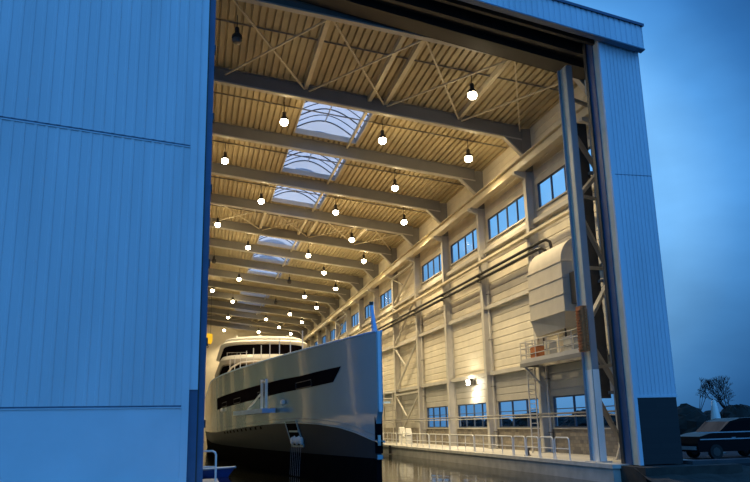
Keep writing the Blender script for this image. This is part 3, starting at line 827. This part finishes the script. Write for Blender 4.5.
# superstructure
def tier(name, z0, z1, hw, yf, yb, mtl, rd=5.5, cx=7.5, ztaper=0., p=2.6):
    m = MB(); n = 36; P = []
    for i in range(n+1):
        a = -PI/2+PI*i/n; s,c = math.sin(a), math.cos(a)
        x = math.copysign(abs(s)**(2/p),s); y = abs(c)**(2/p)
        P.append((x*hw, yf+rd*(1-y)))
    P = [(-hw,yb)]+P+[(hw,yb)]
    k = len(P); vs = []
    rings = 5
    for j in range(rings):
        u = j/(rings-1); e = ztaper*math.sin(PI*u)-ztaper
        for x,y in P:
            vs.append((cx+x*(1+e/hw), y-(e if y < yb else 0), z0+(z1-z0)*u))
    fs = []
    for j in range(rings-1):
        for i in range(k): fs.append((j*k+i, j*k+(i+1)%k, (j+1)*k+(i+1)%k, (j+1)*k+i))
    fs += [tuple(range(k))[::-1], tuple((rings-1)*k+i for i in range(k))]
    return m.add(vs,fs).build(name, mtl, yt, True)
tier('lower_deckhouse', 5.3,8.95,4.6,86.5,112,M['black_glass'])
tier('upper_deck_band', 8.75,9.62,5.0,83.8,114,M['white'],ztaper=.25)
tier('wheelhouse_windows', 9.6,10.95,4.55,85.2,106,M['black_glass'])
tier('wheelhouse_brow', 10.8,11.2,4.95,84.0,108,M['white'],ztaper=.2)
tier('roof_gap', 11.18,11.42,4.2,86.2,105,M['black_glass'])
tier('wheelhouse_roof', 11.4,11.7,4.5,85.2,107,M['white'],ztaper=.15)
m = MB(); m.tube([(2.75,86.5,6.6),(3.1,85.7,7.5),(3.7,84.9,8.3),(4.6,84.3,8.75),(6.0,84.0,8.85),(7.5,83.9,8.88)],.10,8); m.build('deck_stay', M['white'], yt, True)
m = MB()
for k in range(9): m.tube([(3.2+k*1.05,86.2-.9*math.sin(PI*(k+.3)/8.6),9.6),(3.2+k*1.05,86.2-.9*math.sin(PI*(k+.3)/8.6),9.95)],.015,6)
m.tube([(3.2+k*1.05,86.2-.9*math.sin(PI*(k+.3)/8.6),9.95) for k in range(9)],.015,6); m.build('bridge_rail', M['white'], yt)
m = MB(); m.lathe([(.4,0),(.42,.1),(.3,.5),(.12,.65)],(7.1,90,11.68),14); m.build('radar_dome', M['white'], yt, True)
m = MB(); m.tube([(6.9,89.6,11.6),(6.9,89.6,12.6)],.04,6); m.build('aerial', M['white'], yt)
for x in (4.2,9.8):
    m = MB(); m.lathe([(.12,0),(.14,.12),(.1,.28)],(x,86.2,11.6),10); m.build('searchlight', M['white'], yt, True)

# work platform hung on the hull side
wp = thing('work_platform', 'work platform tinted by blue skylight, with white posts hung on the hull side', 'platform', (3.6,49.2,2.85))
A,B = hp(14.7,3.0,-1,.03), hp(23.0,3.0,-1,.03)
dirv = (B-A).normalized(); out = Vector((-dirv.y*-1,0,0)); out = Vector((dirv.y*-1, dirv.x, 0)).normalized()
if out.x > 0: out = -out
m = MB(); v = []
for z in (2.80,3.08):
    for p,q in ((A,.1),(B,.15),(B,.95),(A,.95)): v.append((p.x+out.x*q, p.y+out.y*q, z))
m.add(v,[(3,2,1,0),(4,5,6,7),(0,1,5,4),(1,2,6,5),(2,3,7,6),(3,0,4,7)]); m.build('deck', M['paleblue'], wp)  # blue skylight on the deck is put into its colour
p1 = A+(B-A)*.07+out*.55; p2 = A+(B-A)*.20+out*.55
for p in (p1,p2):
    m = MB(); m.bar((p.x,p.y,3.08),(p.x,p.y,4.9),.17,.17); m.build('post', M['white'], wp)
p3 = A+(B-A)*.68+out*.55; m = MB(); m.bar((p2.x,p2.y,4.1),(p3.x,p3.y,3.1),.09,.09); m.build('brace', M['white'], wp)
m = MB(); m.bar((p1.x,p1.y,4.75),(p2.x,p2.y,4.75),.1,.1); m.build('crosspiece', M['white'], wp)
for k,t in enumerate((13.05,33.0)):
    q = hp(t,3.39 if k == 0 else 3.41,-1,.14); m = MB(); m.lathe([(.03,-.16),(.12,-.12),(.16,0),(.12,.12),(.03,.16)],tuple(q),12)
    tag(m.build('buoy_fender', M['white'], None, True, loc=tuple(q)), 'small round white fender on the hull, %s of the work platform' % ('right','left')[k], 'fender', 'round white fenders')

# small blue boat
bt = thing('rowing_boat', 'small blue and white boat on the water behind the left rail', 'boat', (.9,47.5,-.8))
m = MB(); nL = 16
def bsec(u): return .85*(1-max(0,(u-.35)/.65)**2.4) if u > .35 else .74+.11*u/.35
for i in range(nL+1):
    u = i/nL; w = max(.03,bsec(u)); x = -1.6+4.0*u; sh = .40+.14*u*u
    for yy,z in ((-w,sh),(-w*.92,.1),(-w*.6,-.15),(0,-.2+.15*max(0,u-.8)/.2),(w*.6,-.15),(w*.92,.1),(w,sh)): m.v.append((x-(.55*u**3*(1-max(0,z)/.54)),47.5+yy,-.8+z))
for i in range(nL):
    for j in range(6):
        a = i*7+j; m.f.append((a,a+1,a+8,a+7))
m.f += [(0,1,2,3,4,5,6), tuple(nL*7+j for j in range(7))]
m.build('hull', M['bluepaint'], bt, True)
m = MB()
for s in (-1,1): m.tube([(-1.6+4.0*i/nL, 47.5+s*max(.03,bsec(i/nL)), -.8+.42+.14*(i/nL)**2) for i in range(nL+1)],.06,6)
m.build('gunwale', M['paleblue'], bt, True)
m = MB(); v = []
for i in range(nL+1): 
    u = i/nL; w = max(.02,bsec(u)*.94); v += [(-1.6+4.0*u,47.5-w,-.8+.40+.14*u*u),(-1.6+4.0*u,47.5+w,-.8+.40+.14*u*u)]
m.add(v,[(2*i,2*i+1,2*i+3,2*i+2) for i in range(nL)]); m.build('cover', M['paleblue'], bt)
MB().box(-.1,46.9,-.40,.2,48.1,-.34).build('thwart', M['white'], bt)
bt.location.x = 1.2; bt.rotation_euler.z = math.radians(-42)

# yellow hoist block hanging far left
r = thing('hoist_block', 'yellow hoist block hanging at the far left above the yacht', 'hoist', (1.6,126,15.2))
m = MB(); m.prism([(1.0,15.2),(2.1,15.0),(2.3,15.6),(2.3,16.6),(1.0,16.8)], lambda p,q,t:(p,t,q), 125.6,126.6); m.build('block', M['yellow'], r)
m = MB()
for x in (1.3,2.0): m.tube([(x,126.1,16.6),(x,126.1,deck_z(x))],.03,6)
m.build('cable', M['dark'], r)
m = MB(); m.tube([(1.6,126.1,15.1),(1.6,126.1,14.8),(1.75,126.1,14.6),(1.6,126.1,14.45),(1.45,126.1,14.55)],.05,6); m.build('hook', M['dark'], r)

# ------------------------------------------------------------------ outdoors on the right
# dark car seen side on
cr = thing('car', 'black car parked side on beside the dark pillar foot', 'car', (26.2,35,-.06))
x0 = 23.9; zg = -.06
prof = [(0,.35),(-.02,.75),(.1,1.08),(.7,1.22),(1.25,1.28),(1.9,1.78),(2.5,1.92),(3.8,1.94),(4.5,1.78),(4.85,1.25),(4.9,.6),(4.85,.35)]
m = MB()
def csec(y, k, zt): return [(x0+px, y, zg+(pz if pz < 1.3 else 1.3+(pz-1.3)*zt)) for px,pz in prof]
ys_ = [(34.05,1),(34.1,1),(34.3,.97),(35.0,1.0),(35.7,.97),(35.9,1),(35.95,1)]
n = len(prof)
for y,zt in ys_: m.v += csec(y,1,zt)
for i in range(len(ys_)-1):
    for j in range(n): m.f.append((i*n+j,i*n+(j+1)%n,(i+1)*n+(j+1)%n,(i+1)*n+j))
m.f += [tuple(range(n))[::-1], tuple((len(ys_)-1)*n+j for j in range(n))]
body = m.build('body', M['car'], cr)
for px in (.95,3.95):
    for yy in (34.0,35.78):
        w = MB(); w.tube([(x0+px,yy,zg+.35),(x0+px,yy+.22,zg+.35)],.35,20); wh = w.build('wheel', M['tyre'], cr, True)
        w = MB(); w.tube([(x0+px,yy-.01,zg+.35),(x0+px,yy+.01,zg+.35)],.2,16); w.build('hub', M['dark'], wh, True)
for z,nm in ((1.24,'window_trim'),(.92,'side_trim')):
    w = MB(); w.box(x0+.12,34.015,zg+z,x0+4.8,34.05,zg+z+.05); w.build(nm, M['chrome'], cr)
w = MB(); w.prism([(1.55,1.34),(2.05,1.74),(3.0,1.82),(3.0,1.34)], lambda p,q,t:(x0+p,t,zg+q), 34.03, 34.06); w.prism([(3.08,1.34),(3.08,1.82),(4.1,1.8),(4.45,1.34)], lambda p,q,t:(x0+p,t,zg+q), 34.03, 34.06); w.build('side_window', M['black_glass'], cr)
w = MB(); w.box(x0+1.9,34.0,zg+.98,x0+2.1,34.05,zg+1.02); w.box(x0+3.3,34.0,zg+.98,x0+3.5,34.05,zg+1.02); w.build('door_handle', M['chrome'], cr)
w = MB(); w.box(x0-.06,34.2,zg+.45,x0+.02,35.8,zg+.62); w.build('bumper', M['chrome'], cr)
# white wrapped parasol behind the car
r = thing('wrapped_parasol', 'white tapered wrapped parasol standing behind the black car', 'parasol', (28.7,39.0,-.06))
m = MB(); m.lathe([(.12,.9),(.30,1.3),(.27,1.9),(.20,2.4),(.13,2.85),(.03,2.95)],(28.7,39,-.06),12); m.build('cover', M['white'], r, True)
m = MB(); m.lathe([(.3,0),(.3,.06),(.04,.1),(.04,.95)],(28.7,39,-.06),10); m.build('pole', M['steel'], r)
# low wall and hedge behind
o = MB(); n = 70; hv = []
def bush(name, x, y, rx, ry, h, lab, grp, seed):
    rn = random.Random(seed); m = MB(); N1,N2 = 14,8
    for j in range(N2+1):
        a = PI/2*j/N2
        for i in range(N1):
            b = 2*PI*i/N1; k = 1+rn.uniform(-.18,.18)
            m.v.append((x+rx*math.cos(a)**.6*math.cos(b)*k, y+ry*math.cos(a)**.6*math.sin(b)*k, -.06+h*math.sin(a)*(1+rn.uniform(-.1,.1)) if j else -.06))
    for j in range(N2):
        for i in range(N1): m.f.append((j*N1+i,j*N1+(i+1)%N1,(j+1)*N1+(i+1)%N1,(j+1)*N1+i))
    return tag(m.build(name, M['foliage'], None, loc=(x,y,-.06)), lab, 'bush', grp)
for k in range(7):
    bush('hedge_bush', 36+k*4.3, 58+random.uniform(-1,1), 1.75, 1.5, 2.9+random.uniform(-.3,.5), 'dark rounded bush in the hedge row beyond the parking area', 'dark hedge bushes right of the hall', 20+k)
for k in range(16):
    bush('far_bush', 64+random.uniform(-2,2), 66+k*7.6, 2.5, 3.1, 2.7+random.uniform(-.3,.7), 'dark bush outside seen through the low hall windows', 'dark bushes beyond the right wall', 60+k)
# bare tree
tr = thing('bare_tree', 'bare round crowned tree against the dusk sky', 'tree', (53.0,70,-.06))
m = MB(); m.tube([(53,70,-.06),(53.05,70,1.2),(53,70,2.6)],.22,8,.13); m.build('trunk', M['bark'], tr, True)
m = MB(); rt = random.Random(3)
def grow(p, d, L, rad, dep):
    q = p+d*L; m.tube([p,(p+q)/2+Vector((rt.uniform(-.06,.06),rt.uniform(-.06,.06),rt.uniform(-.03,.05)))*L,q],rad,4,rad*.6,False)
    if dep == 0: return
    for _ in range(3 if dep > 1 else 4):
        nd = (d+Vector((rt.uniform(-1,1),rt.uniform(-1,1),rt.uniform(-.35,.8)))*.75).normalized(); grow(q,nd,L*.74,rad*.62,dep-1)
for _ in range(7): grow(Vector((53,70,2.4)), Vector((rt.uniform(-1,1),rt.uniform(-1,1),rt.uniform(.3,1.2))).normalized(), 1.25, .07, 4)
m.build('crown', M['bark'], tr)
st = thing('bare_tree', 'small thin bare tree left of the round crowned tree', 'tree', (44,62,-.06))
m = MB()
def g2(p,d,L,rad,dep):
    q = p+d*L; m.tube([p,q],rad,4,rad*.6,False)
    if dep:
        for _ in range(3): g2(q,(d+Vector((rt.uniform(-1,1),rt.uniform(-1,1),rt.uniform(0,.8)))*.6).normalized(),L*.65,rad*.6,dep-1)
g2(Vector((44,62,-.06)),Vector((0,0,1)),2.2,.06,4); m.build('branches', M['bark'], st)
# light planks lying on the bank
for k,(x,y,l,a) in enumerate(((20.9,31.2,3.0,.05),(23.2,30.3,4.5,-.1))):
    pass
o = MB(); o.box(21.2,30.75,-.06,26.5,31.6,.10); struct(o.build('paved_edge', mat('blue grey paving',(.035,.04,.045),.8,0,.25,1.5)))

# ------------------------------------------------------------------ world: dusk sky with a pale glow beyond the hall
w = bpy.data.worlds.new('dusk'); S.world = w; w.use_nodes = True
nt = w.node_tree; N = nt.nodes; L = nt.links; N.clear()
tc = N.new('ShaderNodeTexCoord')
def dot(v):
    n = N.new('ShaderNodeVectorMath'); n.operation = 'DOT_PRODUCT'; L.new(tc.outputs['Generated'], n.inputs[0]); n.inputs[1].default_value = v; return n.outputs['Value']
def dirv_(az,el):
    a,e = math.radians(az), math.radians(el); return Vector((math.sin(a)*math.cos(e), math.cos(a)*math.cos(e), math.sin(e)))
dg_ = dot(dirv_(22,14))
ac = N.new('ShaderNodeMath'); ac.operation = 'ARCCOSINE'; L.new(dg_, ac.inputs[0])
dv = N.new('ShaderNodeMath'); dv.operation = 'DIVIDE'; L.new(ac.outputs[0], dv.inputs[0]); dv.inputs[1].default_value = PI
rp = N.new('ShaderNodeValToRGB'); L.new(dv.outputs[0], rp.inputs[0])
stops = [(0,(.22,.55,.98)),(.075,(.18,.49,.94)),(.095,(.085,.32,.74)),(.115,(.035,.175,.48)),(.14,(.014,.085,.28)),(.17,(.010,.06,.22)),(.30,(.02,.13,.42)),(.60,(.12,.52,1.28)),(1,(.15,.64,1.60))]
cr_ = rp.color_ramp
cr_.elements[0].position = 0; cr_.elements[0].color = stops[0][1]+(1,)
cr_.elements[1].position = 1; cr_.elements[1].color = stops[-1][1]+(1,)
for p,c in stops[1:-1]:
    e = cr_.elements.new(p); e.color = c+(1,)
cr_.interpolation = 'LINEAR'
sx = N.new('ShaderNodeSeparateXYZ'); L.new(tc.outputs['Generated'], sx.inputs[0])
mr = N.new('ShaderNodeMapRange'); mr.interpolation_type = 'SMOOTHSTEP'
L.new(sx.outputs[2], mr.inputs[0]); mr.inputs[1].default_value = -.02; mr.inputs[2].default_value = .30; mr.inputs[3].default_value = .55; mr.inputs[4].default_value = 1.
no = N.new('ShaderNodeTexNoise'); no.inputs['Scale'].default_value = 3.2; no.inputs['Detail'].default_value = 5; no.inputs['Roughness'].default_value = .5
mp = N.new('ShaderNodeMapping'); mp.inputs['Scale'].default_value = (1,1,2.2); L.new(tc.outputs['Generated'], mp.inputs[0]); L.new(mp.outputs[0], no.inputs['Vector'])
mr2 = N.new('ShaderNodeMapRange'); L.new(no.outputs['Fac'], mr2.inputs[0]); mr2.inputs[1].default_value = .3; mr2.inputs[2].default_value = .7; mr2.inputs[3].default_value = .78; mr2.inputs[4].default_value = 1.15
mu = N.new('ShaderNodeMath'); mu.operation = 'MULTIPLY'; L.new(mr.outputs[0], mu.inputs[0]); L.new(mr2.outputs[0], mu.inputs[1])
bg = N.new('ShaderNodeBackground'); d2_ = dot(dirv_(6,25))
mr3 = N.new('ShaderNodeMapRange'); mr3.interpolation_type = 'SMOOTHSTEP'; L.new(d2_, mr3.inputs[0])
mr3.inputs[1].default_value = math.cos(math.radians(18)); mr3.inputs[2].default_value = math.cos(math.radians(9))
mxw = N.new('ShaderNodeMixRGB'); L.new(mr3.outputs[0], mxw.inputs[0]); L.new(rp.outputs[0], mxw.inputs[1]); mxw.inputs[2].default_value = (1.15,1.25,1.5,1)
L.new(mxw.outputs[0], bg.inputs[0]); L.new(mu.outputs[0], bg.inputs[1])
ow = N.new('ShaderNodeOutputWorld'); L.new(bg.outputs[0], ow.inputs[0])

# ------------------------------------------------------------------ camera
def nrm(v): return v.normalized()
f = 765.
Y = nrm(Vector((-180,-187,f))); V = Vector((-75,3221,f)); Z = nrm(V-Y*V.dot(Y)); X = nrm(Z.cross(Y))
if X.x < 0: X = -X
R3 = Matrix((X,Y,Z))                                     # world from (right, up, forward)
right = R3 @ Vector((1,0,0)); up = R3 @ Vector((0,1,0)); fwd = R3 @ Vector((0,0,1))
cam = bpy.data.cameras.new('camera'); co = bpy.data.objects.new('camera', cam); COL.objects.link(co)
back = -fwd
co.matrix_world = Matrix(((right.x,up.x,back.x,0),(right.y,up.y,back.y,0),(right.z,up.z,back.z,2.0),(0,0,0,1)))
cam.sensor_width = 36; cam.sensor_fit = 'HORIZONTAL'; cam.lens = f/750*36; cam.clip_start = .5; cam.clip_end = 1000
S.camera = co
S.view_settings.view_transform = 'Standard'; S.view_settings.look = 'None'
S.view_settings.exposure = 0; S.view_settings.gamma = 1; S.view_settings.use_curve_mapping = False
